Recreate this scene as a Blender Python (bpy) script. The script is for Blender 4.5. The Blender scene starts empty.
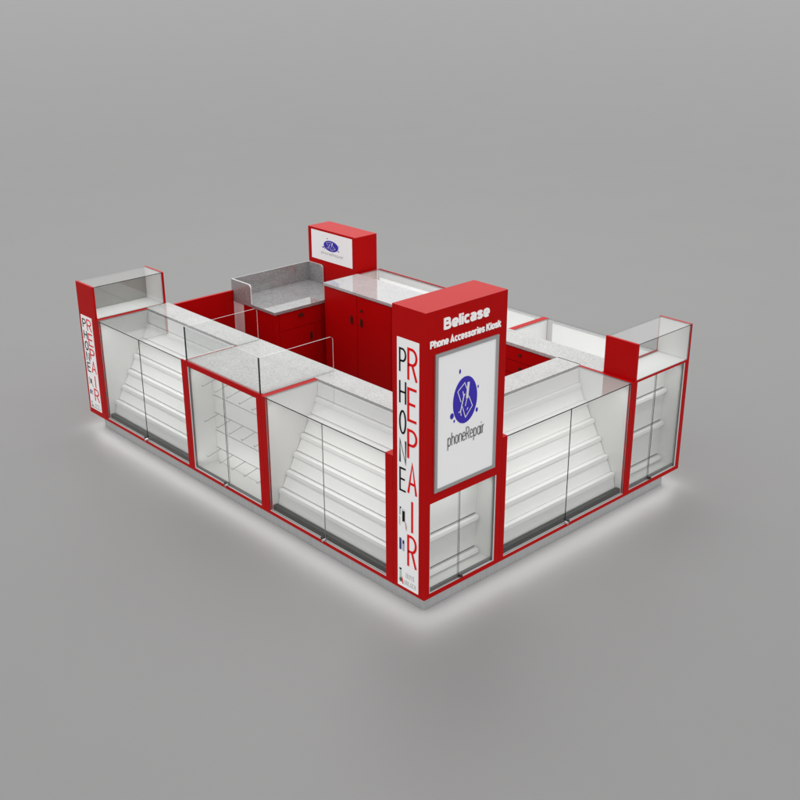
import bpy, bmesh, math
from mathutils import Vector, Matrix

SC = bpy.context.scene
COL = SC.collection
Z0 = 0.15                      # top of the plinth; heights below are counted from it
pi = math.pi

# ------------------------------------------------------------------ materials
def nodemat(name):
    m = bpy.data.materials.new(name); m.use_nodes = True
    nt = m.node_tree; nt.nodes.clear()
    out = nt.nodes.new('ShaderNodeOutputMaterial')
    return m, nt, out

def N(nt, t, **kw):
    n = nt.nodes.new(t)
    for k, v in kw.items(): setattr(n, k, v)
    return n

def principled(name, col, rough=.5, metal=0, spec=.5, ior=1.5, noise=0, nscale=8, bump=0, bscale=300,
               emit=0, stretch=(1, 1, 1)):
    m, nt, out = nodemat(name)
    b = N(nt, 'ShaderNodeBsdfPrincipled')
    b.inputs['Base Color'].default_value = (*col, 1)
    b.inputs['Roughness'].default_value = rough
    b.inputs['Metallic'].default_value = metal
    b.inputs['Specular IOR Level'].default_value = spec
    b.inputs['IOR'].default_value = ior
    if emit:
        b.inputs['Emission Color'].default_value = (*col, 1)
        b.inputs['Emission Strength'].default_value = emit
    if noise or bump:
        tc = N(nt, 'ShaderNodeTexCoord'); mp = N(nt, 'ShaderNodeMapping')
        mp.inputs['Scale'].default_value = stretch
        nt.links.new(tc.outputs['Object'], mp.inputs['Vector'])
    if noise:
        nz = N(nt, 'ShaderNodeTexNoise'); nz.inputs['Scale'].default_value = nscale; nz.inputs['Detail'].default_value = 5
        nt.links.new(mp.outputs[0], nz.inputs['Vector'])
        mr = N(nt, 'ShaderNodeMapRange')
        mr.inputs['From Min'].default_value = .3; mr.inputs['From Max'].default_value = .7
        mr.inputs['To Min'].default_value = 1 - noise; mr.inputs['To Max'].default_value = 1 + noise
        nt.links.new(nz.outputs['Fac'], mr.inputs['Value'])
        mx = N(nt, 'ShaderNodeVectorMath', operation='SCALE'); mx.inputs[0].default_value = col
        nt.links.new(mr.outputs[0], mx.inputs['Scale'])
        nt.links.new(mx.outputs[0], b.inputs['Base Color'])
    if bump:
        n2 = N(nt, 'ShaderNodeTexNoise'); n2.inputs['Scale'].default_value = bscale
        nt.links.new(mp.outputs[0], n2.inputs['Vector'])
        bp = N(nt, 'ShaderNodeBump'); bp.inputs['Strength'].default_value = bump; bp.inputs['Distance'].default_value = .001
        nt.links.new(n2.outputs['Fac'], bp.inputs['Height'])
        nt.links.new(bp.outputs[0], b.inputs['Normal'])
    nt.links.new(b.outputs[0], out.inputs[0])
    return m

def granite(name, dark, mid, light, rough, ior):
    m, nt, out = nodemat(name)
    b = N(nt, 'ShaderNodeBsdfPrincipled')
    b.inputs['Roughness'].default_value = rough; b.inputs['IOR'].default_value = ior
    tc = N(nt, 'ShaderNodeTexCoord')
    n1 = N(nt, 'ShaderNodeTexNoise'); n1.inputs['Scale'].default_value = 105; n1.inputs['Detail'].default_value = 6
    n1.inputs['Roughness'].default_value = .75
    v = N(nt, 'ShaderNodeTexVoronoi'); v.inputs['Scale'].default_value = 125
    n3 = N(nt, 'ShaderNodeTexNoise'); n3.inputs['Scale'].default_value = 9; n3.inputs['Detail'].default_value = 3
    for n in (n1, v, n3): nt.links.new(tc.outputs['Object'], n.inputs['Vector'])
    bw = N(nt, 'ShaderNodeRGBToBW'); nt.links.new(v.outputs['Color'], bw.inputs[0])
    a = N(nt, 'ShaderNodeMath', operation='MULTIPLY_ADD'); a.inputs[1].default_value = .34
    nt.links.new(bw.outputs[0], a.inputs[0]); nt.links.new(n1.outputs['Fac'], a.inputs[2])
    a2 = N(nt, 'ShaderNodeMath', operation='MULTIPLY_ADD'); a2.inputs[1].default_value = .22
    nt.links.new(n3.outputs['Fac'], a2.inputs[0]); nt.links.new(a.outputs[0], a2.inputs[2])
    cr = N(nt, 'ShaderNodeValToRGB'); e = cr.color_ramp.elements
    e[0].position = .50; e[0].color = (*dark, 1); e[1].position = .98; e[1].color = (*light, 1)
    k = e.new(.72); k.color = (*mid, 1)
    nt.links.new(a2.outputs[0], cr.inputs[0]); nt.links.new(cr.outputs[0], b.inputs['Base Color'])
    nt.links.new(b.outputs[0], out.inputs[0])
    return m

def glass(name, tint=(.975, .98, .977), f0=.045, haze=0.0):
    """Thin clear sheet: transparent, with a mirror reflection that grows towards grazing angles."""
    m, nt, out = nodemat(name)
    lw = N(nt, 'ShaderNodeLayerWeight'); lw.inputs['Blend'].default_value = .5
    pw = N(nt, 'ShaderNodeMath', operation='POWER'); pw.inputs[1].default_value = 5
    nt.links.new(lw.outputs['Facing'], pw.inputs[0])
    ma = N(nt, 'ShaderNodeMath', operation='MULTIPLY_ADD'); ma.inputs[1].default_value = 1 - f0; ma.inputs[2].default_value = f0
    nt.links.new(pw.outputs[0], ma.inputs[0])
    t = N(nt, 'ShaderNodeBsdfTransparent'); t.inputs[0].default_value = (*tint, 1)
    g = N(nt, 'ShaderNodeBsdfGlossy'); g.inputs['Roughness'].default_value = 0.0
    mx = N(nt, 'ShaderNodeMixShader')
    nt.links.new(ma.outputs[0], mx.inputs[0]); nt.links.new(t.outputs[0], mx.inputs[1]); nt.links.new(g.outputs[0], mx.inputs[2])
    nt.links.new(mx.outputs[0], out.inputs[0])
    return m

M = {}
M['red'] = principled('red_laminate', (.48, .0030, .0036), .32, spec=.07, noise=.03, nscale=5, bump=.02, bscale=260)
M['white'] = principled('white_laminate', (.86, .86, .845), .45, spec=.3, noise=.012, nscale=4)
M['shelfwhite'] = principled('white_acrylic', (.90, .90, .885), .35, spec=.35, noise=.012, nscale=4)
M['greyback'] = principled('grey_back_panel', (.36, .355, .34), .45, spec=.3)
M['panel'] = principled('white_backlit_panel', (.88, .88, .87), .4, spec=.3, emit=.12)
M['sign'] = principled('white_sign_face', (.92, .92, .92), .35, spec=.15, emit=.08)  # faint glow added to make up for weak front light
M['poster'] = principled('glowing_poster_face', (.86, .86, .865), .3, spec=.2, emit=.12)  # slight emission added so the poster faces look brighter
M['letter'] = principled('white_letter', (.92, .91, .91), .35, emit=.12)  # small glow put in to whiten the letters
M['black'] = principled('black_print', (.004, .004, .005), .45, spec=.1)
M['redprint'] = principled('red_print', (.82, .008, .010), .4, spec=.08)
M['grey'] = principled('grey_print', (.42, .43, .44), .5)
M['thin'] = principled('charcoal_print', (.05, .05, .055), .5)
M['blue'] = principled('violet_blue_print', (.055, .035, .46), .4, spec=.15)
M['whiteprint'] = principled('white_print', (.85, .85, .87), .4)
M['navy'] = principled('navy_print', (.02, .04, .16), .4)
M['lilac'] = principled('lilac_print', (.55, .48, .68), .4)
M['skin'] = principled('skin_tone_print', (.62, .44, .36), .5)
M['mint'] = principled('pale_green_print', (.55, .66, .60), .5)
M['green'] = principled('dark_green_print', (.02, .16, .09), .5)
M['alu'] = principled('silver_frame', (.50, .50, .50), .38, metal=.6)
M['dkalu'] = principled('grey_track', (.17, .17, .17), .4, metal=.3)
M['sill'] = principled('pale_sill', (.72, .71, .70), .4)
M['kick'] = principled('black_trim', (.035, .035, .034), .38, spec=.5)
M['chrome'] = principled('chrome', (.75, .75, .75), .15, metal=1)
M['bronze'] = principled('dark_handle', (.075, .030, .026), .35, metal=.4)
M['seam'] = principled('shadow_gap_black', (.01, .008, .008), .7)
M['steel'] = principled('brushed_steel', (.36, .365, .37), .42, metal=.35, noise=.10, nscale=7, stretch=(9, 9, .25), bump=.02)
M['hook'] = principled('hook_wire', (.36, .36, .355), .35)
M['granite'] = granite('speckled_granite', (.23, .23, .225), (.44, .44, .432), (.56, .56, .55), .16, 1.5)
M['granite2'] = granite('polished_grey_granite', (.12, .12, .12), (.27, .27, .27), (.40, .40, .40), .04, 1.95)
M['granite3'] = granite('polished_pale_granite', (.29, .29, .29), (.45, .45, .45), (.54, .54, .54), .05, 1.85)
M['glass'] = glass('clear_glass')
M['topglass'] = glass('clear_top_glass', f0=.085)
M['edge'] = principled('glass_edge', (.30, .31, .31), .2, spec=.6)
M['edgedark'] = principled('dark_refraction_edge', (.012, .013, .013), .25)  # dark refraction in glass edges, put into the colour
M['edgepale'] = principled('pale_edge', (.66, .67, .67), .15, spec=.7)  # on guard rims, bright edge refraction is put into the colour

# ------------------------------------------------------------------ objects
def setp(o, label=None, cat=None, group=None, kind=None):
    if label: o['label'] = label
    if cat: o['category'] = cat
    if group: o['group'] = group
    if kind: o['kind'] = kind

def thing(name, label, cat, loc, group=None):
    o = bpy.data.objects.new(name, None); COL.objects.link(o)
    o.location = loc; o.empty_display_size = .1
    setp(o, label, cat, group)
    return o

def world_loc(o):
    v = Vector((0, 0, 0))
    while o is not None:
        v += o.location; o = o.parent
    return v

I3 = lambda x, y, z: (x, y, z)                     # plain coordinates
FL_ = lambda u, d, z: (d, u, z)                    # runs along y, front faces -x
FR_ = lambda u, d, z: (u, d, z)                    # runs along x, front faces -y
FB_ = lambda u, d, z: (2.9 - d, u, z)              # runs along y, front faces +x

class MB:
    def __init__(s, f=I3): s.bm = bmesh.new(); s.f = f
    def v(s, a, b, c):
        x, y, z = s.f(a, b, c); return s.bm.verts.new((x, y, z + Z0))
    def box(s, a0, a1, b0, b1, c0, c1, mat=0, bev=0):
        P = [s.v(a, b, c) for a in (a0, a1) for b in (b0, b1) for c in (c0, c1)]
        Q = [(0, 1, 3, 2), (4, 6, 7, 5), (0, 4, 5, 1), (2, 3, 7, 6), (0, 2, 6, 4), (1, 5, 7, 3)]
        fs = [s.bm.faces.new([P[i] for i in q]) for q in Q]
        bmesh.ops.recalc_face_normals(s.bm, faces=fs)
        for f in fs: f.material_index = mat
        if bev:
            es = list({e for f in fs for e in f.edges})
            r = bmesh.ops.bevel(s.bm, geom=es, offset=bev, segments=2, affect='EDGES', profile=.6)
            for f in r['faces']: f.material_index = mat
        return s
    def pane(s, a0, a1, b0, b1, c0, c1, edges=None):
        """glass sheet: two large faces material 0, rim material 1 (or a rule giving 2 / 3)"""
        P = [s.v(a, b, c) for a in (a0, a1) for b in (b0, b1) for c in (c0, c1)]
        Q = {'a-': (0, 1, 3, 2), 'a+': (4, 6, 7, 5), 'b-': (0, 4, 5, 1), 'b+': (2, 3, 7, 6), 'c-': (0, 2, 6, 4), 'c+': (1, 5, 7, 3)}
        d = {'a': a1 - a0, 'b': b1 - b0, 'c': c1 - c0}; thin = min(d, key=d.get)
        fs = []
        for k, q in Q.items():
            f = s.bm.faces.new([P[i] for i in q]); fs.append(f)
            f.material_index = 0 if k[0] == thin else (edges or {}).get(k, 1)
        bmesh.ops.recalc_face_normals(s.bm, faces=fs)
        return s
    def prism(s, pts, h0, h1, order, mat=0, rim=None):
        """polygon pts (p,q) swept from h0 to h1; order(p,q,h) -> (a,b,c)"""
        A = [s.v(*order(p, q, h0)) for p, q in pts]; B = [s.v(*order(p, q, h1)) for p, q in pts]
        n = len(pts)
        fs = [s.bm.faces.new(A), s.bm.faces.new(B[::-1])]
        for f in fs: f.material_index = mat
        for i in range(n):
            j = (i + 1) % n
            f = s.bm.faces.new((A[j], A[i], B[i], B[j])); fs.append(f)
            f.material_index = mat if rim is None else (rim(i) if callable(rim) else rim)
        bmesh.ops.recalc_face_normals(s.bm, faces=fs)
        return s
    def tube(s, p0, p1, r, n=8):
        p0, p1 = Vector(p0), Vector(p1); d = (p1 - p0).normalized()
        x = d.orthogonal().normalized(); y = d.cross(x)
        A, B = [], []
        for k in range(n):
            o = x * math.cos(2 * pi * k / n) * r + y * math.sin(2 * pi * k / n) * r
            A.append(s.v(*(p0 + o))); B.append(s.v(*(p1 + o)))
        fs = [s.bm.faces.new(A), s.bm.faces.new(B[::-1])]
        for k in range(n):
            fs.append(s.bm.faces.new((A[k], A[(k + 1) % n], B[(k + 1) % n], B[k])))
        bmesh.ops.recalc_face_normals(s.bm, faces=fs)
        return s
    def build(s, name, mats, parent=None, label=None):
        me = bpy.data.meshes.new(name)
        org = world_loc(parent) if parent else Vector((0, 0, 0))
        bmesh.ops.translate(s.bm, verts=s.bm.verts, vec=-org)
        s.bm.to_mesh(me); s.bm.free()
        for m in (mats if isinstance(mats, (list, tuple)) else [mats]): me.materials.append(m)
        o = bpy.data.objects.new(name, me); COL.objects.link(o)
        if parent: o.parent = parent
        if label: o['label'] = label
        return o

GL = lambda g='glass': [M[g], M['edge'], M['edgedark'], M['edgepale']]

# ------------------------------------------------------------------ flat artwork on a face: P(a, z, o) -> (x, y, z)
def face_front(y): return lambda a, z, o: (a, y - o, z)             # reading direction +x
def face_left(x, y_start): return lambda a, z, o: (x - o, y_start - a, z)   # reading direction -y

def ribbon(mb, pts, w, o, th=.0012, closed=False):
    n = len(pts); L, R = [], []
    for i in range(n):
        p = Vector(pts[i])
        a = Vector(pts[(i - 1) % n]) if (closed or i > 0) else None
        b = Vector(pts[(i + 1) % n]) if (closed or i < n - 1) else None
        d1 = (p - a).normalized() if a is not None else None
        d2 = (b - p).normalized() if b is not None else None
        if d1 is None: d1 = d2
        if d2 is None: d2 = d1
        n1 = Vector((-d1.y, d1.x)); n2 = Vector((-d2.y, d2.x))
        mdir = (n1 + n2)
        if mdir.length < 1e-4: mdir = n1
        mdir.normalize(); k = max(mdir.dot(n1), .5)
        q = mdir * (w / 2 / k); L.append(p + q); R.append(p - q)
    fs = []
    vv = [[mb.v(p.x, p.y, h) for p in S] for S in (L, R) for h in (o, o + th)]
    m = n if closed else n - 1
    for i in range(m):
        j = (i + 1) % n
        L0, L1, R0, R1 = vv
        fs += [mb.bm.faces.new((L1[i], L1[j], R1[j], R1[i])), mb.bm.faces.new((L0[i], R0[i], R0[j], L0[j])),
               mb.bm.faces.new((L0[i], L0[j], L1[j], L1[i])), mb.bm.faces.new((R0[i], R1[i], R1[j], R0[j]))]
    if not closed:
        for i in (0, n - 1):
            fs.append(mb.bm.faces.new((vv[0][i], vv[1][i], vv[3][i], vv[2][i])))
    bmesh.ops.recalc_face_normals(mb.bm, faces=fs)

class Art(MB):
    """mesh builder whose coordinates are (a, z, outward)"""
    def __init__(s, P): super().__init__(lambda a, z, o: P(a, z, o)); s.k = 0
    def stroke(s, pts, w, o=.001, closed=False):
        ribbon(s, pts, w, o + s.k * .00025, closed=closed); s.k = (s.k + 1) % 5
    def poly(s, pts, o=.001, th=.001): s.prism(pts, o, o + th, lambda p, q, h: (p, q, h))
    def ell(s, cx, cz, rx, rz, o=.001, n=40, th=.001, rot=0):
        c, sn = math.cos(rot), math.sin(rot)
        s.poly([(cx + rx * math.cos(t) * c - rz * math.sin(t) * sn, cz + rx * math.cos(t) * sn + rz * math.sin(t) * c)
                for t in [2 * pi * k / n for k in range(n)]], o, th)
    def rrect(s, a0, a1, z0, z1, r, o=.001, th=.001):
        pts = []
        for cx, cz, t0 in ((a1 - r, z1 - r, 0), (a0 + r, z1 - r, pi / 2), (a0 + r, z0 + r, pi), (a1 - r, z0 + r, 1.5 * pi)):
            pts += [(cx + r * math.cos(t0 + k * pi / 8), cz + r * math.sin(t0 + k * pi / 8)) for k in range(5)]
        s.poly(pts, o, th)

def arc(cx, cy, rx, ry, t0, t1, n=10):
    return [(cx + rx * math.cos(math.radians(t0 + (t1 - t0) * k / n)), cy + ry * math.sin(math.radians(t0 + (t1 - t0) * k / n))) for k in range(n + 1)]

GLYPH = {
 'P': [[(0, 0), (0, 1), (.45, 1)] + arc(.45, .74, .55, .26, 80, -80) + [(.45, .48), (0, .48)]],
 'R': [[(0, 0), (0, 1), (.42, 1)] + arc(.42, .75, .55, .25, 80, -80) + [(.42, .5), (0, .5)], [(.48, .5), (1, 0)]],
 'E': [[(1, 1), (0, 1), (0, 0), (1, 0)], [(0, .52), (.85, .52)]],
 'H': [[(0, 0), (0, 1)], [(1, 0), (1, 1)], [(0, .52), (1, .52)]],
 'N': [[(0, 0), (0, 1), (1, 0), (1, 1)]],
 'A': [[(0, 0), (.5, 1), (1, 0)], [(.17, .34), (.83, .34)]],
 'I': [[(.5, 0), (.5, 1)]],
 'B': [[(0, 0), (0, 1), (.5, 1)] + arc(.5, .76, .4, .24, 80, -80) + [(.5, .52), (0, .52)], [(.5, .52)] + arc(.5, .26, .5, .26, 80, -80) + [(.5, 0), (0, 0)]],
 'U': [[(0, 1), (0, .3)] + arc(.5, .3, .5, .3, 190, 350) + [(1, .3), (1, 1)]],
 'Y': [[(0, 1), (.5, .5), (1, 1)], [(.5, .5), (.5, 0)]],
 'L': [[(0, 1), (0, 0), (1, 0)]],
 'C': [arc(.5, .5, .5, .5, 50, 310, 16)],
 'K': [[(0, 0), (0, 1)], [(1, 1), (0, .45)], [(.3, .6), (1, 0)]],
 '&': [[(1, 0), (.2, .75)] + arc(.42, .82, .25, .18, 170, 0) + [(.1, .35)] + arc(.4, .22, .38, .22, 150, 330)],
}
O_ = [arc(.5, .5, .5, .5, 0, 360, 28)[:-1]]
LOWER = {   # x height 1, ascender 1.5, descender -.45
 'p': (.75, [[(0, -.45), (0, 1)], 'o']),
 'h': (.7, [[(0, 0), (0, 1.5)], [(0, .6)] + arc(.375, .6, .375, .4, 170, 0) + [(.75, 0)]]),
 'o': (.75, ['o']),
 'n': (.7, [[(0, 0), (0, 1)], [(0, .6)] + arc(.375, .6, .375, .4, 170, 0) + [(.75, 0)]]),
 'e': (.75, [[(0.02, .52), (.75, .52)] + arc(.375, .5, .375, .5, 10, 320, 18)]),
 'R': (.8, [[(0, 0), (0, 1.45), (.35, 1.45)] + arc(.35, 1.08, .42, .37, 80, -80) + [(.35, .71), (0, .71)], [(.4, .71), (.8, 0)]]),
 'a': (.75, ['o', [(.75, 0), (.75, 1)]]),
 'i': (.1, [[(0.05, 0), (0.05, 1)], [(0.05, 1.28), (.05, 1.42)]]),
 'r': (.4, [[(0, 0), (0, 1)], [(0, .55)] + arc(.35, .6, .35, .4, 170, 80)]),
}

def caps(art, ch, a0, a1, z0, z1, w):
    f = lambda p: (a0 + (a1 - a0) * p[0], z0 + (z1 - z0) * p[1])
    for st in (O_ if ch == 'O' else GLYPH[ch]):
        art.stroke([f(p) for p in st], w, closed=(ch == 'O'))

def lower_word(art, word, a0, a1, zb, xh, w, gap=.3):
    tot = sum(LOWER[c][0] for c in word) + gap * (len(word) - 1)
    s = (a1 - a0) / tot; a = a0
    for c in word:
        cw, sts = LOWER[c]
        for st in sts:
            if st == 'o': art.stroke([(a + s * p, zb + xh * q) for p, q in arc(.375, .5, .375, .5, 0, 360, 22)[:-1]], w, closed=True)
            else: art.stroke([(a + s * p, zb + xh * q) for p, q in st], w)
        a += s * (cw + gap)

def sarc(cx, cy, rx, ry, t0, t1, n=14):
    out = []
    for k in range(n + 1):
        t = math.radians(t0 + (t1 - t0) * k / n); c, q = math.cos(t), math.sin(t)
        out.append((cx + rx * math.copysign(abs(c) ** .72, c), cy + ry * math.copysign(abs(q) ** .72, q)))
    return out
_o = lambda cx, cy, rx, ry: sarc(cx, cy, rx, ry, 0, 360, 24)[:-1]
BOLD = {   # centre lines in cap heights (x height .76), advance width first; 'c' marks a closed line
 'B': (.66, [[(.10, 0), (.10, 1)], [(.10, .905), (.36, .905)] + sarc(.36, .715, .13, .19, 80, -80) + [(.36, .525), (.10, .525)],
             [(.12, .525), (.39, .525)] + sarc(.39, .31, .16, .215, 80, -80) + [(.39, .095), (.10, .095)]]),
 'e': (.60, [[(.12, .36), (.49, .36)] + sarc(.30, .38, .20, .285, 5, 318, 18)]),
 'l': (.20, [[(.10, 0), (.10, 1)]]),
 'i': (.20, [[(.10, 0), (.10, .74)], [(.10, .83), (.10, 1.0)]]),
 'c': (.53, [sarc(.30, .38, .20, .285, 48, 312, 16)]),
 'a': (.58, [[(.48, 0), (.48, .48)] + sarc(.29, .48, .19, .185, 0, 155), [(.47, .42), (.27, .385)] + sarc(.26, .24, .155, .145, 95, 265) + [(.36, .11), (.47, .19)]]),
 's': (.55, [[(.46, .55), (.40, .635), (.28, .665), (.16, .635), (.11, .55), (.17, .44), (.30, .385), (.42, .32), (.455, .21), (.39, .12), (.27, .095), (.14, .125), (.08, .21)]]),
 'P': (.63, [[(.10, 0), (.10, 1)], [(.10, .905), (.36, .905)] + sarc(.36, .67, .17, .235, 80, -80) + [(.36, .435), (.10, .435)]]),
 'h': (.58, [[(.10, 0), (.10, 1)], [(.10, .45)] + sarc(.29, .47, .19, .195, 165, 0) + [(.48, 0)]]),
 'n': (.58, [[(.10, 0), (.10, .76)], [(.10, .45)] + sarc(.29, .47, .19, .195, 165, 0) + [(.48, 0)]]),
 'o': (.60, ['c', _o(.30, .38, .20, .285)]),
 'r': (.42, [[(.10, 0), (.10, .76)], [(.10, .45)] + sarc(.34, .45, .24, .215, 170, 90)]),
 'A': (.74, [[(.09, 0), (.37, .93), (.65, 0)], [(.20, .25), (.54, .25)]]),
 'K': (.70, [[(.10, 0), (.10, 1)], [(.58, 1), (.14, .44)], [(.26, .58), (.60, 0)]]),
 'k': (.58, [[(.10, 0), (.10, 1)], [(.48, .76), (.14, .34)], [(.24, .44), (.50, 0)]]),
 ' ': (.24, []),
}
def heavy_text(txt, P, a0, a1, zb, zc, parent, depth=.008, w=.2, gap=.02, mat='letter'):
    """solid raised letters cut to the given width, baseline and cap height"""
    tot = sum(BOLD[c][0] for c in txt) + gap * (len(txt) - 1)
    sx = (a1 - a0) / tot; sz = zc - zb; a = a0; k = 0
    m = MB(P)
    for c in txt:
        cw, sts = BOLD[c]; closed = False
        for st in sts:
            if st == 'c': closed = True; continue
            ribbon(m, [(a + sx * p, zb + sz * q) for p, q in st], w * sz, .0005 + .0003 * k, depth, closed); k = (k + 1) % 4
        a += sx * (cw + gap)
    return m.build('lettering', M[mat], parent)

def logo(P, parent, a0, z0, sx, sz, o0=.0, ink='thin'):
    """violet disc with crossed tools over a phone, satellite dots and the word phoneRepair below"""
    rx, rz = .109 * sx, .158 * sz
    f = lambda p, q: (a0 + rx * p, z0 + rz * q)
    A = Art(P); A.ell(a0, z0, rx, rz, o0, rot=0)
    for p, q, r1, r2 in ((-.47, 1.28, .07, .10), (1.07, .37, .05, .07), (1.0, -.62, .09, .10), (-1.07, -.50, .15, .13), (-.88, -.75, .06, .07)):
        A.ell(*f(p, q), rx * r1, rz * r2, o0, 16)
    disc = A.build('logo_disc', M['blue'], parent)
    B = Art(P); o1 = o0 + .0012; w = .0056 * min(sx, sz * 1.5)
    B.stroke([f(*p) for p in ((-.36, -.03), (-.64, .46), (-.07, .74), (.11, .44))], w, o1)
    B.stroke([f(*p) for p in ((.28, .12), (.60, -.36), (.03, -.76), (-.25, -.24))], w, o1)
    B.stroke([f(*p) for p in ((.24, .72), (.13, .04))], w * 3.6, o1)               # screwdriver handle
    B.stroke([f(*p) for p in ((.12, .03), (-.01, -.27))], w, o1)
    B.stroke([f(*p) for p in ((-.13, .22), (-.40, -.44))], w * 1.5, o1)             # wrench
    B.stroke([f(*p) for p in ((-.22, .40), (-.15, .20), (-.02, .27))], w * 1.1, o1)
    B.stroke([f(*p) for p in ((-.56, -.44), (-.40, -.42), (-.32, -.62))], w * 1.1, o1)
    B.stroke([f(*p) for p in ((.13, -.46), (.23, -.37))], w, o1)
    B.build('logo_tools', M['whiteprint'], disc)
    C = Art(lambda a, z, o: P(a, z, o + o0))
    lower_word(C, 'phoneRepair', a0 - .150 * sx, a0 + .178 * sx, z0 - .277 * sz, .058 * sz, .0046 * min(1, sz * 1.5), .30)
    C.build('lettering', M[ink], parent)

def repair_sign(P, parent, z0, sz):
    """tall white sign; a runs 0..0.195, z = z0 + sz * h with h in 0..1.743"""
    Z = lambda h: z0 + sz * (h - .025)
    b = Art(P); b.rrect(0, .195, Z(.025), Z(1.768), .002, -.004, .006)
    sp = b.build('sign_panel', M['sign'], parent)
    o = .0025
    k = Art(P)
    ws = .0126 if sz > .8 else .0105
    for ch, t, bo in zip('PHONE', (1.698, 1.489, 1.290, 1.090, .893), (1.548, 1.340, 1.139, .934, .737)):
        for st in (O_ if ch == 'O' else GLYPH[ch]):
            k.stroke([(.026 + .052 * p[0], Z(bo + (t - bo) * p[1])) for p in st], ws, o, closed=(ch == 'O'))
    k.build('lettering', M['black'], sp, 'black letters reading PHONE downwards')
    r = Art(P)
    for ch, t, bo in zip('REPAIR', (1.712, 1.455, 1.178, .950, .687, .429), (1.512, 1.245, .985, .740, .463, .205)):
        for st in GLYPH[ch]:
            r.stroke([(.102 + .073 * p[0], Z(bo + (t - bo) * p[1])) for p in st], ws * (1.42 if sz > .8 else 1.15), o, closed=False)
    r.build('lettering', M['redprint'], sp, 'red letters reading REPAIR downwards')
    def pic(mat, fn, lab=None):
        A = Art(P); fn(A); A.build('printed_picture', M[mat], sp, lab)
    pic('black', lambda A: A.rrect(.048, .068, Z(.515), Z(.592), .004 * sz, o), 'printed black phone')
    pic('black', lambda A: A.poly([(.022, Z(.555)), (.027, Z(.555)), (.027, Z(.604)), (.035, Z(.604)), (.035, Z(.614)), (.022, Z(.614))], o), 'printed phone corner')
    pic('skin', lambda A: A.poly([(.074, Z(.52)), (.084, Z(.505)), (.090, Z(.48)), (.084, Z(.455)), (.076, Z(.47)), (.073, Z(.50))], o), 'printed hand')
    pic('skin', lambda A: A.poly([(.018, Z(.545)), (.026, Z(.535)), (.026, Z(.475)), (.019, Z(.485))], o), 'printed fingers')
    pic('grey', lambda A: A.stroke([(.046, Z(.50)), (.046, Z(.605)), (.071, Z(.600)), (.071, Z(.505))], .0022, o))
    pic('navy', lambda A: A.rrect(.018, .037, Z(.300), Z(.386), .003, o), 'printed navy phone')
    pic('lilac', lambda A: A.rrect(.047, .066, Z(.297), Z(.380), .003, o), 'printed lilac phone')
    pic('black', lambda A: A.rrect(.050, .063, Z(.352), Z(.374), .002, o + .0012))
    pic('black', lambda A: A.rrect(.018, .037, Z(.146), Z(.160), .001, o))
    pic('mint', lambda A: A.rrect(.019, .039, Z(.085), Z(.142), .004, o))
    pic('green', lambda A: A.ell(.028, Z(.072), .011, .017 * sz, o, 16))
    pic('redprint', lambda A: A.poly([(.040, Z(.098)), (.046, Z(.09)), (.056, Z(.045)), (.047, Z(.050)), (.043, Z(.062)), (.036, Z(.058))], o + .001))
    g = Art(P)
    for i, ch in enumerate('BUY&'):
        a = .082 + i * .021
        for st in GLYPH[ch]: g.stroke([(a + .013 * p[0], Z(.105 + .036 * p[1])) for p in st], .0018, o)
    for i, ch in enumerate('UNLOCK'):
        a = .066 + i * .0195
        for st in (O_ if ch == 'O' else GLYPH[ch]): g.stroke([(a + .013 * p[0], Z(.050 + .034 * p[1])) for p in st], .0018, o, closed=(ch == 'O'))
    g.build('lettering', M['grey'], sp, 'thin grey letters')
    return sp

# ------------------------------------------------------------------ lamps inside the cases
def lamp(f, u0, u1, d, z, td, tz, watt_per_m, width=.02, col=(1, .995, .98), spread=180):
    a = Vector(f(u0, d, z + Z0)); b = Vector(f(u1, d, z + Z0)); c = (a + b) / 2
    t = Vector(f((u0 + u1) / 2, td, tz + Z0))
    X = (b - a).normalized(); Zx = (c - t).normalized(); Y = Zx.cross(X)
    l = bpy.data.lights.new('led_strip_light', 'AREA'); l.shape = 'RECTANGLE'
    l.size = (b - a).length; l.size_y = width; l.energy = watt_per_m * (b - a).length; l.color = col
    l.spread = math.radians(spread)
    o = bpy.data.objects.new('led_strip_light', l); COL.objects.link(o)
    m = Matrix((X, Y, Zx)).transposed().to_4x4(); m.translation = c
    o.matrix_world = m
    return o

HC = .95
def lock(f, u, parent, z=.042):
    m = MB(f); m.tube((u, -.022, z), (u, .004, z), .011, 12)
    o = m.build('lock', M['chrome'], parent)
    m = MB(f); m.box(u + .012, u + .032, -.012, .003, z - .012, z + .014); m.build('latch', M['kick'], o)

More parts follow.
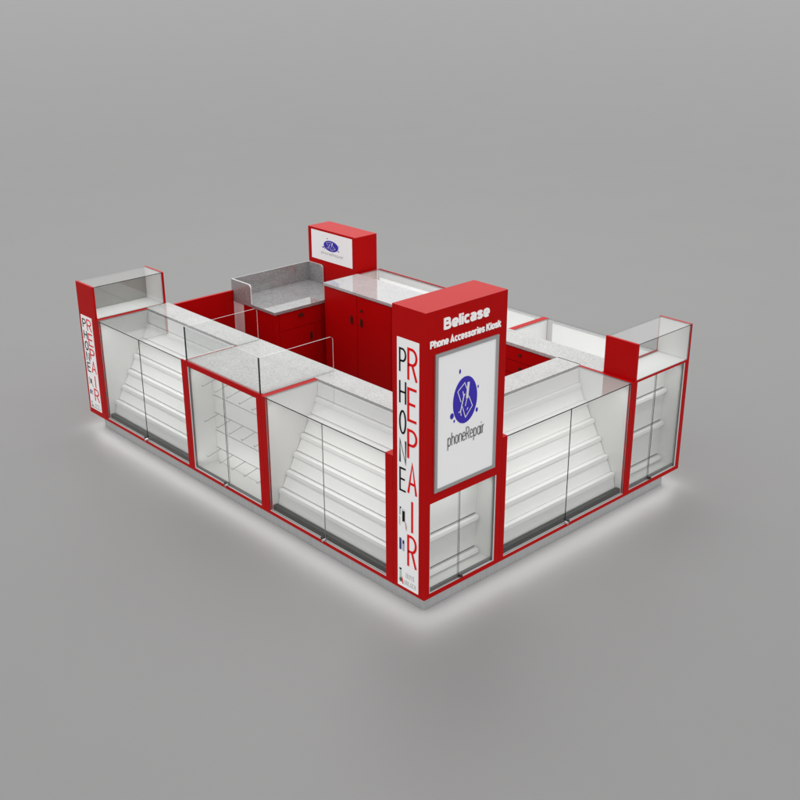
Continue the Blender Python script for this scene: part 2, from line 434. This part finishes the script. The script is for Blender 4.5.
# ------------------------------------------------------------------ stepped showcase
def showcase(f, u0, u1, s0, s1, top0, top1, label, loc, split, glow=1.0, nstep=6, split_edge=2, slot=.007):
    t = thing('display_showcase', label, 'showcase', loc, 'stepped glass showcases')
    m = MB(f)
    for ua, ub, ta, tb in ((u0, u0 + s0, u0, u0 + top0), (u1 - s1, u1, u1 - top1, u1)):
        m.box(ua, ub, 0, .012, 0, HC)                                  # front stile
        m.box(ta, tb, .0125, .503, 0, HC)                              # side panel, its edge shows beside the glass top
        m.box(ta, tb, .5035, .722, 0, .922)
    m.box(u0 + s0 + .0005, u1 - s1 - .0005, 0, .022, 0, .026)          # bottom rail
    m.box(u0 + max(top0, .003), u1 - max(top1, .003), .0225, .70, 0, .018)
    m.box(u0 + top0 + .0005, u1 - top1 - .0005, .702, .722, 0, .922)
    m.build('frame', M['red'], t)
    m = MB(f); m.box(u0, u1, .505, .735, .925, .953, bev=.002); m.build('counter_top', M['granite'], t)
    a, b = u0 + max(top0, .003) + .001, u1 - max(top1, .003) - .001
    for p0, p1 in ((a, a + s0 - top0 + .004), (b - (s1 - top1) - .004, b)):
        m = MB(f); m.box(p0, p1, .0225, .5035, .0185, .9405); m.build('side_liner', M['white'], t)
    ua, ub = u0 + s0 + .010, u1 - s1 - .010
    for i in range(nstep):                                              # tread with a small front lip, then the riser up to the next one
        d, z = .078 + .0745 * i, .185 + .128 * i
        last = i == nstep - 1
        top = (.490, .935) if last else (d + .0745 + .016, z + .128 - .030)
        back = .030 if last else .042
        pr = [(d + .001, z - .030), (d + .006, z - .004), (d + .009, z - .001), (d + back + .024, z - .001), (d + back + .024, z - .012), (d + .014, z - .012), (d + .014, z - .030)]
        m = MB(f); m.prism(pr, ua, ub, lambda p, q, h: (h, p, q)); m.build('shelf', M['shelfwhite'], t)
        pr = [(d + back, z + slot), top, (top[0] + .007, top[1]), (d + back + .008, z + slot)]
        m = MB(f); m.prism(pr, ua, ub, lambda p, q, h: (h, p, q)); m.build('riser', M['shelfwhite'], t)
    m = MB(f); m.prism([(.092, .155), (.099, .155), (.077, .045), (.070, .045)], ua, ub, lambda p, q, h: (h, p, q)); m.build('toe_panel', M['shelfwhite'], t)
    m = MB(f); m.box(u0 + s0 + .006, u1 - s1 - .006, .024, .064, .028, .068, bev=.002); m.build('base_trim', M['kick'], t)
    m = MB(f); m.box(u0 + s0 + .001, u1 - s1 - .001, .002, .022, .0265, .032); m.build('sill', M['sill'], t)
    ga, gb = u0 + s0 + .002, u1 - s1 - .002
    m = MB(f); m.pane(ga, split - .0015, .004, .010, .033, .940, {'a+': split_edge, 'c+': 2}); m.build('glass_door', GL(), t)
    m = MB(f); m.pane(split + .0015, gb, .004, .010, .033, .940, {'a-': split_edge, 'c+': 2}); m.build('glass_door', GL(), t)
    m = MB(f); m.pane(u0 + max(top0, .002) + .001, u1 - max(top1, .002) - .001, .001, .5035, .9415, .9495, {'b-': 2}); m.build('glass_top', GL('topglass'), t)
    lock(f, split, t)
    lamp(f, ua + .05, ub - .05, .036, .928, .15, .06, .85 * glow, spread=130)
    return t

front_l = showcase(FL_, .294, 1.708, .071, .050, .071, .050,
    'long stepped glass showcase between the front sign tower and the hook case', (.36, 1.0, Z0), 1.014, split_edge=1)
rear_l = showcase(FL_, 2.702, 4.104, .055, .036, .012, .034,
    'long stepped glass showcase between the hook case and the far left sign cabinet', (.36, 3.4, Z0), 3.405)
right_s = showcase(FR_, .722, 2.186, .046, .038, .046, .038,
    'long stepped glass showcase between the front sign tower and the far right end cabinet', (1.45, .36, Z0), 1.45, slot=.002)

# ------------------------------------------------------------------ hook showcase with glass guard
def hook_case():
    f = FL_; u0, u1 = 1.710, 2.700
    t = thing('hook_showcase', 'white hook display case with granite top and a glass guard on it', 'showcase', (.36, 2.2, Z0))
    m = MB(f)
    m.box(u0, u0 + .055, 0, .722, 0, .922); m.box(u1 - .028, u1, 0, .722, 0, .922)
    m.box(u0, u1, 0, .024, .9225, .953)
    m.box(u0 + .0555, u1 - .0285, 0, .024, .910, .922)
    m.box(u0 + .0555, u1 - .0285, 0, .022, 0, .026)
    m.box(u0 + .0555, u1 - .0285, .0225, .70, 0, .018)
    m.box(u0 + .0555, u1 - .0285, .702, .722, 0, .922)
    m.build('frame', M['red'], t)
    m = MB(f); m.box(u0, u1 - .006, .0245, .735, .925, .954, bev=.002); m.build('counter_top', M['granite'], t)
    m = MB(f); m.box(u1 - .0055, u1, .0245, .50, .9225, .953); m.build('edge_strip', M['red'], t)
    for q in ((u0 + .056, u0 + .061, .026, .262, .0185, .909), (u1 - .034, u1 - .029, .026, .262, .0185, .909)):
        m = MB(f); m.box(*q); m.build('side_liner', M['white'], t)
    m = MB(f); m.box(u0 + .0615, u1 - .0345, .027, .2195, .0185, .0245); m.build('floor_liner', M['white'], t)
    m = MB(f); m.box(u0 + .0615, u1 - .0345, .026, .262, .903, .909); m.build('top_liner', M['white'], t)
    # slat wall: boards with dark grooves between them
    m = MB(f); zs = [.021, .148, .304, .459, .611, .763, .902]
    for z0, z1 in zip(zs[:-1], zs[1:]):
        m.box(u0 + .062, u1 - .036, .220, .240, z0 + .0045, z1 - .0045)
    m.box(u0 + .062, u1 - .036, .2405, .26, .025, .902)
    m.build('slat_wall', M['shelfwhite'], t)
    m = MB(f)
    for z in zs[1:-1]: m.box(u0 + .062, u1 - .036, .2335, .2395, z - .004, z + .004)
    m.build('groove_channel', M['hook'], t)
    k = 0
    for z in (.763, .459, .148):
        for y in (2.622, 2.45, 2.285, 2.12, 1.955, 1.80):
            m = MB(f); m.tube((y, .24, z - .002), (y, .098, z - .036), .0026); m.tube((y, .098, z - .036), (y, .092, z - .022), .0028)
            m.build('display_hook', M['hook'], t)
    m = MB(f); m.box(u0 + .056, u1 - .0285, .002, .028, .0265, .032); m.build('sill', M['sill'], t)
    m = MB(f); m.box(u0 + .060, u1 - .033, .012, .026, .0325, .048); m.build('door_track', M['dkalu'], t)
    m = MB(f); m.box(u1 - .040, u1 - .029, .002, .010, .033, .909); m.box(u1 - .046, u1 - .0405, .004, .012, .050, .905, 1)
    m.build('door_frame', [M['sill'], M['dkalu']], t)
    m = MB(f); m.pane(u0 + .057, 2.200, .004, .009, .049, .908, {'a+': 2}); m.build('glass_door', GL(), t)
    m = MB(f); m.pane(2.196, u1 - .047, .013, .018, .049, .908, {'a-': 1}); m.build('glass_door', GL(), t)
    lock(f, 2.215, t, .040)
    # glass guard
    zt, zb = 1.230, .9545
    e = {'a-': 2, 'a+': 2, 'c+': 1}
    m = MB(f); m.pane(u0 + .0175, u1 - .0175, .010, .016, zb, zt, e); m.build('glass_guard', GL(), t, 'front pane of the glass guard')
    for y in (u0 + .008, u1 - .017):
        m = MB(f); m.box(y, y + .009, .008, .0165, zb, zt); m.build('dark_corner_edge', M['edgedark'], t)  # black strips put in where the pane corners refract dark
    r = .030
    pr = [(.0170, zb), (.705, zb)] + [(.705 - r + r * math.cos(a), zt - r + r * math.sin(a)) for a in [k * pi / 16 for k in range(9)]] + [(.0170, zt)]
    n = len(pr)
    rim = lambda i: 2 if i == n - 1 else (3 if 1 <= i < n - 1 else 1)
    for y in (u0 + .010, u1 - .016):
        m = MB(f); m.prism(pr, y, y + .006, lambda p, q, h: (h, p, q), 0, rim); m.build('glass_guard', GL(), t, 'side pane of the glass guard')
    lamp(f, u0 + .10, u1 - .08, .040, .890, .22, .45, .6, spread=170)
    lamp(f, u0 + .10, u1 - .08, .040, .060, .22, .50, .5, spread=170)
    return t
hook_case()

# ------------------------------------------------------------------ small cabinet with sliding doors and ledges (facing -y)
def ledge_case(t, a0, a1, z0, z1, depth, ledges, split, left_frame=.006, right_frame=.012, rail=True, glow=1.0):
    f = FR_
    for q in ((a0 + .0005, a0 + .0055), (a1 - .0055, a1 - .0005)):
        m = MB(f); m.box(*q, .012, depth, z0 + .0005, z1); m.build('side_liner', M['white'], t)
    m = MB(f); m.box(a0 + .006, a1 - .006, depth - .006, depth, z0 + .0005, z1); m.build('back_liner', M['white'], t)
    m = MB(f); m.box(a0 + .006, a1 - .006, .012, depth - .0065, z0 + .0005, z0 + .006); m.build('floor_liner', M['white'], t)
    m = MB(f); m.box(a0 + .006, a1 - .006, .012, depth - .0065, z1 - .006, z1 - .001); m.build('top_liner', M['white'], t)
    for d, z in ledges:
        m = MB(f)
        m.prism([(d, z - .026), (d + .004, z - .003), (d + .006, z - .001), (depth - .018, z), (depth - .018, z - .014), (depth - .008, z - .024)], a0 + .012, a1 - .022, lambda p, q, h: (h, p, q))
        m.build('ledge', M['shelfwhite'], t)
        m = MB(f); m.box(a0 + .012, a1 - .022, depth - .0075, depth - .0062, z + .003, z + .010); m.build('ledge_crease_shade', M['dkalu'], t)  # dark strip painting the crease shade above the ledge
    m = MB(f)
    m.box(a1 - right_frame, a1 - .0008, .002, .010, z0 + .0008, z1 - .0008); m.box(a0 + .0008, a0 + left_frame, .002, .010, z0 + .0008, z1 - .0008)
    m.box(a0 + left_frame + .0005, a1 - right_frame - .0005, .002, .010, z0 + .0008, z0 + .006)
    m.build('door_frame', M['sill'], t)
    m = MB(f); m.box(a0 + .007, a1 - .007, .0125, .030, z0 + .0065, z0 + .024); m.box(a1 - right_frame - .008, a1 - right_frame - .0005, .003, .011, z0 + .007, z1 - .001)
    m.build('door_track', M['dkalu'], t)
    m = MB(f); m.pane(a0 + left_frame + .001, split, .004, .009, z0 + .0068, z1 - .001, {'a+': 2}); m.build('glass_door', GL(), t)
    m = MB(f); m.pane(split - .004, a1 - right_frame - .009, .0125, .0175, z0 + .0250, z1 - .007, {'a-': 1}); m.build('glass_door', GL(), t)
    m = MB(f); m.tube((split + .012, -.014, z0 + .018), (split + .012, .004, z0 + .018), .011, 12); m.build('lock', M['bronze'], t)
    lamp(f, a0 + .04, a1 - .05, .045, z1 - .015, depth * .8, z0 + (z1 - z0) * .3, .6 * glow, spread=140)

# ------------------------------------------------------------------ front sign tower
def sign_tower():
    t = thing('sign_tower', 'tall red sign tower with white lettering and a logo poster at the front corner', 'sign tower', (.36, .146, Z0))
    X, Y, H = .72, .292, 1.967
    m = MB(); z1 = .692
    m.box(0, .048, 0, Y, 0, z1); m.box(.672, X, 0, Y, 0, z1)
    m.box(.0485, .6715, 0, Y, 0, .033); m.box(.0485, .6715, Y - .016, Y, .0335, z1)
    m.box(0, X, 0, Y, z1 + .0005, H)
    m.build('tower_body', M['red'], t)
    P = face_front(0)
    f = Art(P)
    a0, a1, b0, b1, w = .078, .642, .762, 1.692, .023
    def bar(x0, x1, q0, q1): f.poly([(x0, q0), (x1, q0), (x1, q1), (x0, q1)], .0005, .010)
    bar(a0, a0 + w, b0, b1); bar(a1 - w, a1, b0, b1); bar(a0 + w + .0004, a1 - w - .0004, b0, b0 + w); bar(a0 + w + .0004, a1 - w - .0004, b1 - w, b1)
    pf = f.build('poster_frame', M['alu'], t)
    b = Art(P); b.poly([(a0 + w, b0 + w), (a1 - w, b0 + w), (a1 - w, b1 - w), (a0 + w, b1 - w)], .0004, .004)
    po = b.build('poster', M['poster'], t)
    logo(P, po, .345, 1.327, 1, 1, .0052)
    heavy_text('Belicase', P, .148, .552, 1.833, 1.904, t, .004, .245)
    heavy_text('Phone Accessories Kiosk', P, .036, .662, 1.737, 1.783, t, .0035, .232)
    repair_sign(face_left(0, .248), t, .025, 1.0)
    ledge_case(t, .048, .672, .033, .691, .172, ((.128, .345), (.124, .085)), .328)
    return t
sign_tower()

# ------------------------------------------------------------------ far left sign cabinet with a glass box on top
def glass_box(t, f, u0, u1, d0, d1, z0, z1, solid=False):
    """open box of glass panes between two end panels (u = along the front)"""
    m = MB(f); m.pane(u0, u1, d0 + .002, d0 + .007, z0 + .004, z1 - .0065, {'c+': 2}); m.build('glass_front', GL(), t)
    if solid:
        m = MB(f); m.box(u0, u1, d1 - .010, d1 - .001, z0 + .001, z1 - .0068); m.build('back_panel', M['greyback'], t)
    else:
        m = MB(f); m.pane(u0, u1, d1 - .009, d1 - .004, z0 + .004, z1 - .0065); m.build('glass_back', GL(), t)
    m = MB(f); m.pane(u0, u1, d0 + .001, d1 - .002, z1 - .006, z1 - .0005, {'b-': 2}); m.build('glass_top', GL('topglass'), t)

def left_cabinet():
    t = thing('sign_cabinet', 'red sign cabinet with a glass box on top at the far left corner', 'display cabinet', (.36, 4.254, Z0))
    y0, y1, H = 4.108, 4.40, 1.242
    m = MB()
    m.box(0, .020, y0, y1, 0, H); m.box(.692, .712, y0, y1, 0, H)
    m.box(.0205, .6915, y0, y1, 0, .922)
    m.box(.0205, .6915, y0, y0 + .012, .9225, .950)
    m.build('cabinet_body', M['red'], t)
    m = MB(); m.box(.0208, .6912, y0 + .0125, y1, .9225, .9495); m.build('display_deck', M['white'], t)
    for q in ((.6865, .6917), (.0203, .0245)):
        m = MB(); m.box(*q, y0 + .009, y1 - .011, .951, H - .0075); m.build('side_liner', M['white'], t)
    glass_box(t, lambda u, d, z: (u, d, z), .0208, .6912, y0, y1, .950, H, True)
    repair_sign(face_left(0, 4.371), t, .050, .5135)
    return t
left_cabinet()

def right_cabinet():
    t = thing('end_cabinet', 'red display cabinet with glass doors and a glass box on top, far right end', 'display cabinet', (2.545, .146, Z0))
    x0, x1, Y, H = 2.188, 2.900, .292, 1.242
    m = MB()
    m.box(x0, x0 + .034, 0, Y, 0, .9345); m.box(x1 - .048, x1, 0, Y, 0, .9345)
    m.box(x0, x0 + .020, 0, Y, .935, H); m.box(x1 - .020, x1, 0, Y, .935, H)
    m.box(x0 + .0345, x1 - .0485, 0, Y, 0, .033); m.box(x0 + .0345, x1 - .0485, Y - .016, Y, .0335, .934)
    m.box(x0 + .0205, x1 - .0205, 0, .010, .935, .950); m.box(x0 + .0205, x1 - .0205, .2835, .292, .935, .962)
    m.build('cabinet_body', M['red'], t)
    m = MB(); m.box(x0 + .0208, x1 - .0208, .0105, .283, .935, .9495); m.build('display_deck', M['white'], t)
    for q in ((x1 - .0255, x1 - .0203), (x0 + .0203, x0 + .0245)):
        m = MB(); m.box(*q, .009, Y - .011, .951, H - .0075); m.build('side_liner', M['white'], t)
    glass_box(t, FR_, x0 + .0208, x1 - .0208, 0, .2835, .950, H)
    ledge_case(t, x0 + .034, x1 - .048, .033, .9335, .172, ((.130, .680), (.128, .396), (.124, .092)), 2.478, .004, .014)
    return t
right_cabinet()

# ------------------------------------------------------------------ back run of counters (customer side faces +x)
def handle(f, u, z, parent, vert=True, d=.722):
    m = MB(f)
    if vert: m.prism([(u - .009, z - .040), (u + .009, z - .040), (u + .009, z + .024), (u, z + .040), (u - .009, z + .024)], d, d + .016, lambda p, q, h: (p, h, q))
    else: m.prism([(u - .034, z - .010), (u + .034, z - .010), (u + .022, z + .010), (u, z + .017), (u - .022, z + .010)], d, d + .016, lambda p, q, h: (p, h, q))
    return m.build('handle', M['bronze'], parent)

def back_counter(u0, u1, gran_d, label, name, rail, panel_top, mat, panel_inset, doors, knobs=(), s0=.012, s1=.012):
    f = FB_
    t = thing(name, label, 'counter', (2.54, (u0 + u1) / 2, Z0))
    m = MB(f)
    for ua, ub in ((u0, u0 + s0), (u1 - s1, u1)):
        m.box(ua, ub, 0, gran_d - .002, 0, HC); m.box(ua, ub, gran_d - .0015, .700, 0, .922)
    m.box(u0 + s0 + .0005, u1 - s1 - .0005, 0, .022, 0, .033)
    m.box(u0 + s0 + .0005, u1 - s1 - .0005, .0225, .70, 0, .018)
    if rail: m.box(u0 + s0 + .0005, u1 - s1 - .0005, 0, .012, .912, .955)
    m.box(u0 + s0 + .0005, u1 - s1 - .0005, .684, .700, .0185, .922)
    m.build('cabinet_body', M['red'], t)
    m = MB(f); m.box(u0, u1, gran_d, .728, .925, .953, bev=.002); m.build('counter_top', M[mat], t)
    for q in ((u0 + s0 + .001, u0 + s0 + .006), (u1 - s1 - .006, u1 - s1 - .001)):
        m = MB(f); m.box(*q, .0345, gran_d - .002, .0185, .9405); m.build('side_liner', M['white'], t)
    m = MB(f); m.box(u0 + s0 + .0065, u1 - s1 - .0065, gran_d + .06, gran_d + .068, .0185, .920); m.build('back_liner', M['white'], t)
    m = MB(f); m.box(u0 + s0 + .0065, u1 - s1 - .0065, .040, gran_d + .0595, .42, .428); m.build('shelf', M['white'], t)
    m = MB(f); m.box(u0 + s0 + .0065, u1 - s1 - .0065, .0225, .0275, .034, .940); m.build('front_frame', M['alu'], t)
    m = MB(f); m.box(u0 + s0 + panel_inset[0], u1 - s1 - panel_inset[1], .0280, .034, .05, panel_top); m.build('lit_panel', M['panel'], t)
    m = MB(f); m.pane(u0 + s0 + .001, u1 - s1 - .001, .013 if rail else .001, gran_d - .001, .9415, .9495); m.build('glass_top', GL('topglass'), t)
    m = MB(f); m.pane(u0 + s0 + .001, u1 - s1 - .001, .004, .010, .034, .911 if rail else .940); m.build('glass_front', GL(), t)
    # doors or drawers on the staff side
    for (ua, ub, za, zb, hu, hz, vert) in doors:
        m = MB(f); m.box(ua + .002, ub - .002, .7005, .7185, za + .002, zb - .002, bev=.0012)
        dn = 'door' if vert else 'drawer'
        dr = m.build(dn, M['red'], t)
        if hu is not None: handle(f, hu, hz, dr, vert, .719)
        for (ku, kz) in knobs:
            if ua < ku < ub and za < kz < zb:
                m = MB(f); m.tube((ku, .719, kz), (ku, .732, kz), .012, 12); m.build('lock', M['bronze'], dr)
    lamp(f, u0 + .08, u1 - .08, gran_d + .02, .905, .02, .55, .9)
    return t

back_counter(2.202, 3.632, .285, 'red back counter with handled doors and pale granite top beside the logo light box', 'storage_counter', True, .874, 'granite3', (.03, .035),
             [(2.215, 2.678, .02, .918, None, 0, True), (2.680, 3.152, .02, .918, 3.084, .674, True), (3.154, 3.630, .02, .918, 3.224, .674, True)], ((3.084, .789),))
back_counter(1.430, 2.200, .470, 'back counter with lit glass top half hidden behind the front sign tower', 'glass_counter', False, .925, 'granite', (.075, .04),
             [(1.442, 1.815, .02, .918, 1.77, .674, True), (1.817, 2.190, .02, .918, 1.86, .674, True)], (), s0=.052)
back_counter(.294, 1.428, .470, 'back counter with bright white lit glass top beside the far right end cabinet', 'glass_counter', False, .925, 'granite', (.04, .070),
             [(.760, 1.420, .80, .918, None, .86, False), (.760, 1.420, .69, .798, None, .75, False), (.760, 1.420, .02, .688, 1.36, .55, True)], ((1.122, .865), (1.117, .748)), s1=.006)

# ------------------------------------------------------------------ low work counter in the back corner
def work_counter():
    t = thing('work_counter', 'low red work counter with grey granite top and upstands beside the logo light box', 'counter', (2.12, 4.06, Z0))
    x0, x1, ya, yb, zt = 1.632, 2.608, 3.706, 4.398, .745
    m = MB()
    m.box(x0 + .020, x1 - .002, ya + .034, yb - .002, 0, .716)
    m.build('cabinet_body', M['red'], t)
    m = MB(); m.box(x0 + .014, x0 + .0195, 4.228, yb - .004, .001, .716); m.build('side_panel', M['white'], t)
    m = MB(); m.box(x0 + .014, x0 + .0195, ya + .020, 4.226, .001, .716); m.build('side_panel', M['red'], t)
    m = MB(); m.box(x0, x1, ya, yb, .7165, zt, bev=.002); m.build('counter_top', M['granite2'], t)
    m = MB(); m.box(x0 + .0165, x1 - .0165, yb - .016, yb, zt + .0005, .938); m.build('upstand', M['granite2'], t)
    r = .035
    for x, yf in ((x0, 4.082), (x1 - .016, 4.160)):
        pr = [(yb, zt + .0005), (yb, .938)] + [(yf + r - r * math.sin(a), .938 - r + r * math.cos(a)) for a in [k * pi / 16 for k in range(9)]] + [(yf, zt + .0005)]
        m = MB(); m.prism(pr, x, x + .016, lambda p, q, h: (h, p, q), 0, 1); m.build('upstand', [M['granite2'], M['edgepale']], t)
    G = lambda u, d, z: (u, ya + .034 - d, z)
    m = MB(G); m.box(x0 + .0625, 2.40, .0005, .018, .536, .712, bev=.0012); dr = m.build('drawer', M['red'], t)
    handle(G, 1.956, .655, dr, False, .0185)
    m = MB(G); m.box(x0 + .0625, 2.130, .0005, .018, .02, .532, bev=.0012); dr = m.build('door', M['red'], t)
    handle(G, 2.072, .420, dr, True, .0185)
    m = MB(G); m.box(2.134, 2.40, .0005, .018, .02, .532, bev=.0012); m.build('door', M['red'], t)
    m = MB(G); m.box(x0 + .020, x0 + .060, .0005, .014, .001, .7155); m.build('stile', M['red'], t)
    return t
work_counter()

# ------------------------------------------------------------------ rear logo light box on its pillar
def light_box():
    t = thing('logo_pillar', 'red box pillar with a wide white logo panel in the rear corner', 'light box', (2.757, 4.03, Z0))
    m = MB(); m.box(2.615, 2.9, 3.665, 4.40, 0, 1.306, bev=.002); m.build('pillar', M['red'], t)
    P = face_left(2.615, 4.347)
    b = Art(P); b.rrect(0, .637, .986, 1.284, .002, -.003, .005)
    po = b.build('logo_panel', M['poster'], t)
    logo(P, po, .312, 1.154, 1.055, .348, .0022, 'grey')
    return t
light_box()

# ------------------------------------------------------------------ staff gate
def gate():
    t = thing('staff_gate', 'low plain red gate panel between the far left sign cabinet and the granite work counter', 'gate', (1.17, 4.38, 0))
    m = MB(); m.box(.716, 1.628, 4.366, 4.396, -.135, .826, bev=.002); m.build('gate_panel', M['red'], t)
    m = MB()
    for z in (.08, .70): m.tube((.7135, 4.381, z), (.7135, 4.381, z + .07), .0022, 8)
    m.build('hinge', M['chrome'], t)
gate()

# ------------------------------------------------------------------ recessed plinth
def plinth():
    t = thing('plinth', 'recessed brushed steel plinth under the whole kiosk', 'plinth', (1.45, 2.2, 0))
    a = .087; X, Y = 2.9 - a, 4.4 - a; zb, zt = -Z0 + .001, -.0072
    def run(fn, L, name='kick_panel'):
        m = MB(fn); n = max(2, round(L / .62)); w = L / n
        for k in range(n):
            m.box(k * w + .0006, (k + 1) * w - .0006, 0, .02, zb, zt)
        m.build(name, M['steel'], t)
    run(lambda u, d, z: (a + d, a + u, z), Y - a)
    run(lambda u, d, z: (a + .0205 + u, a + d, z), X - a - .041)
    run(lambda u, d, z: (X - d, a + u, z), Y - a)
    for q in ((.022, .70, .022, 4.378), (.7005, 2.878, .022, .70), (2.20, 2.878, .7005, 4.378), (1.66, 2.1995, 3.75, 4.378)):
        m = MB(); m.box(*q, -.0065, -.0008); m.build('bounce_board', M['white'], t)  # unseen white boards added to keep red bounce out of the floor glow
    m = MB(); m.box(a + .0205, .70, Y - .02, Y, zb, zt); m.box(1.66, X - .0205, Y - .02, Y, zb, zt)
    m.box(.69, .71, .75, Y - .0205, zb, zt); m.box(.7105, 2.18, .69, .71, zb, zt); m.box(2.19, 2.21, .7105, Y - .0205, zb, zt)
    m.build('kick_panel', M['steel'], t)
plinth()

# ------------------------------------------------------------------ floor
m = bmesh.new(); S = 400
vs = [m.verts.new((x, y, 0)) for x, y in ((-S, -S), (S, -S), (S, S), (-S, S))]; m.faces.new(vs)
me = bpy.data.meshes.new('floor'); m.to_mesh(me); m.free()
fl = bpy.data.objects.new('floor', me); COL.objects.link(fl); fl['kind'] = 'structure'
me.materials.append(principled('grey_studio_floor', (.230, .229, .227), .52, spec=.62, noise=.012, nscale=.8))

# ------------------------------------------------------------------ light
W = bpy.data.worlds.new('World'); SC.world = W; W.use_nodes = True
nt = W.node_tree; bg = nt.nodes['Background']
bg.inputs[0].default_value = (1, 1, 1, 1); bg.inputs[1].default_value = 1.08
# broad studio softbox high behind the kiosk
sl = bpy.data.lights.new('softbox', 'AREA'); sl.shape = 'SQUARE'; sl.size = 6; sl.energy = 70
so = bpy.data.objects.new('softbox', sl); COL.objects.link(so); so.location = (6.0, 7.5, 8.0)
so.rotation_euler = (Vector((6.0, 7.5, 8.0)) - Vector((5.0, 6.2, 0))).to_track_quat('Z', 'Y').to_euler()
# overhead studio lamp, a little behind the kiosk
ol = bpy.data.lights.new('overhead_lamp', 'AREA'); ol.shape = 'SQUARE'; ol.size = 5; ol.energy = 190
oo = bpy.data.objects.new('overhead_lamp', ol); COL.objects.link(oo); oo.location = (2.9, 3.7, 9.0)
oo.rotation_euler = (Vector((2.9, 3.7, 9.0)) - Vector((1.0, 1.5, 0))).to_track_quat('Z', 'Y').to_euler()
# LED strips under the overhang, washing the floor
e = .035; zl = -.010; pw = 1.9
for (x0, y0, x1, y1, ox, oy) in ((e, e, e, 4.4 - e, -1, 0), (e, e, 2.9 - e, e, 0, -1), (2.9 - e, e, 2.9 - e, 4.4 - e, 1, 0),
                                 (e, 4.4 - e, .70, 4.4 - e, 0, 1), (1.65, 4.4 - e, 2.9 - e, 4.4 - e, 0, 1)):
    L = math.hypot(x1 - x0, y1 - y0)
    g = (lambda x0, y0, x1, y1, ox, oy, L: lambda u, d, z: (x0 + (x1 - x0) * u / L + ox * d, y0 + (y1 - y0) * u / L + oy * d, z))(x0, y0, x1, y1, ox, oy, L)
    lamp(g, 0, L, 0, zl, .11, -.15, pw, .045, spread=170)

# ------------------------------------------------------------------ camera
cd = bpy.data.cameras.new('camera'); cam = bpy.data.objects.new('camera', cd); COL.objects.link(cam)
az, pt, ro = math.radians(46.96326342), math.radians(22.31370009), math.radians(-.15786477)
F = Vector((math.cos(pt) * math.cos(az), math.cos(pt) * math.sin(az), -math.sin(pt)))
R = F.cross(Vector((0, 0, 1))).normalized(); U = R.cross(F)
R2 = math.cos(ro) * R + math.sin(ro) * U; U2 = -math.sin(ro) * R + math.cos(ro) * U
mt = Matrix((R2, U2, -F)).transposed().to_4x4(); mt.translation = (-4.34319116, -4.42781630, 3.96601682 + Z0)
cam.matrix_world = mt
cd.sensor_width = 36; cd.lens = 1109.28514 / 800 * 36; cd.clip_start = .1; cd.clip_end = 2000
SC.camera = cam

SC.view_settings.view_transform = 'Standard'; SC.view_settings.look = 'None'
SC.view_settings.exposure = 0; SC.view_settings.gamma = 1; SC.view_settings.use_curve_mapping = False
SC.render.engine = 'CYCLES'
SC.cycles.use_denoising = True
SC.cycles.max_bounces = 12; SC.cycles.diffuse_bounces = 5; SC.cycles.glossy_bounces = 6; SC.cycles.transparent_max_bounces = 40
SC.cycles.sample_clamp_indirect = 6
SC.cycles.caustics_reflective = False; SC.cycles.caustics_refractive = False
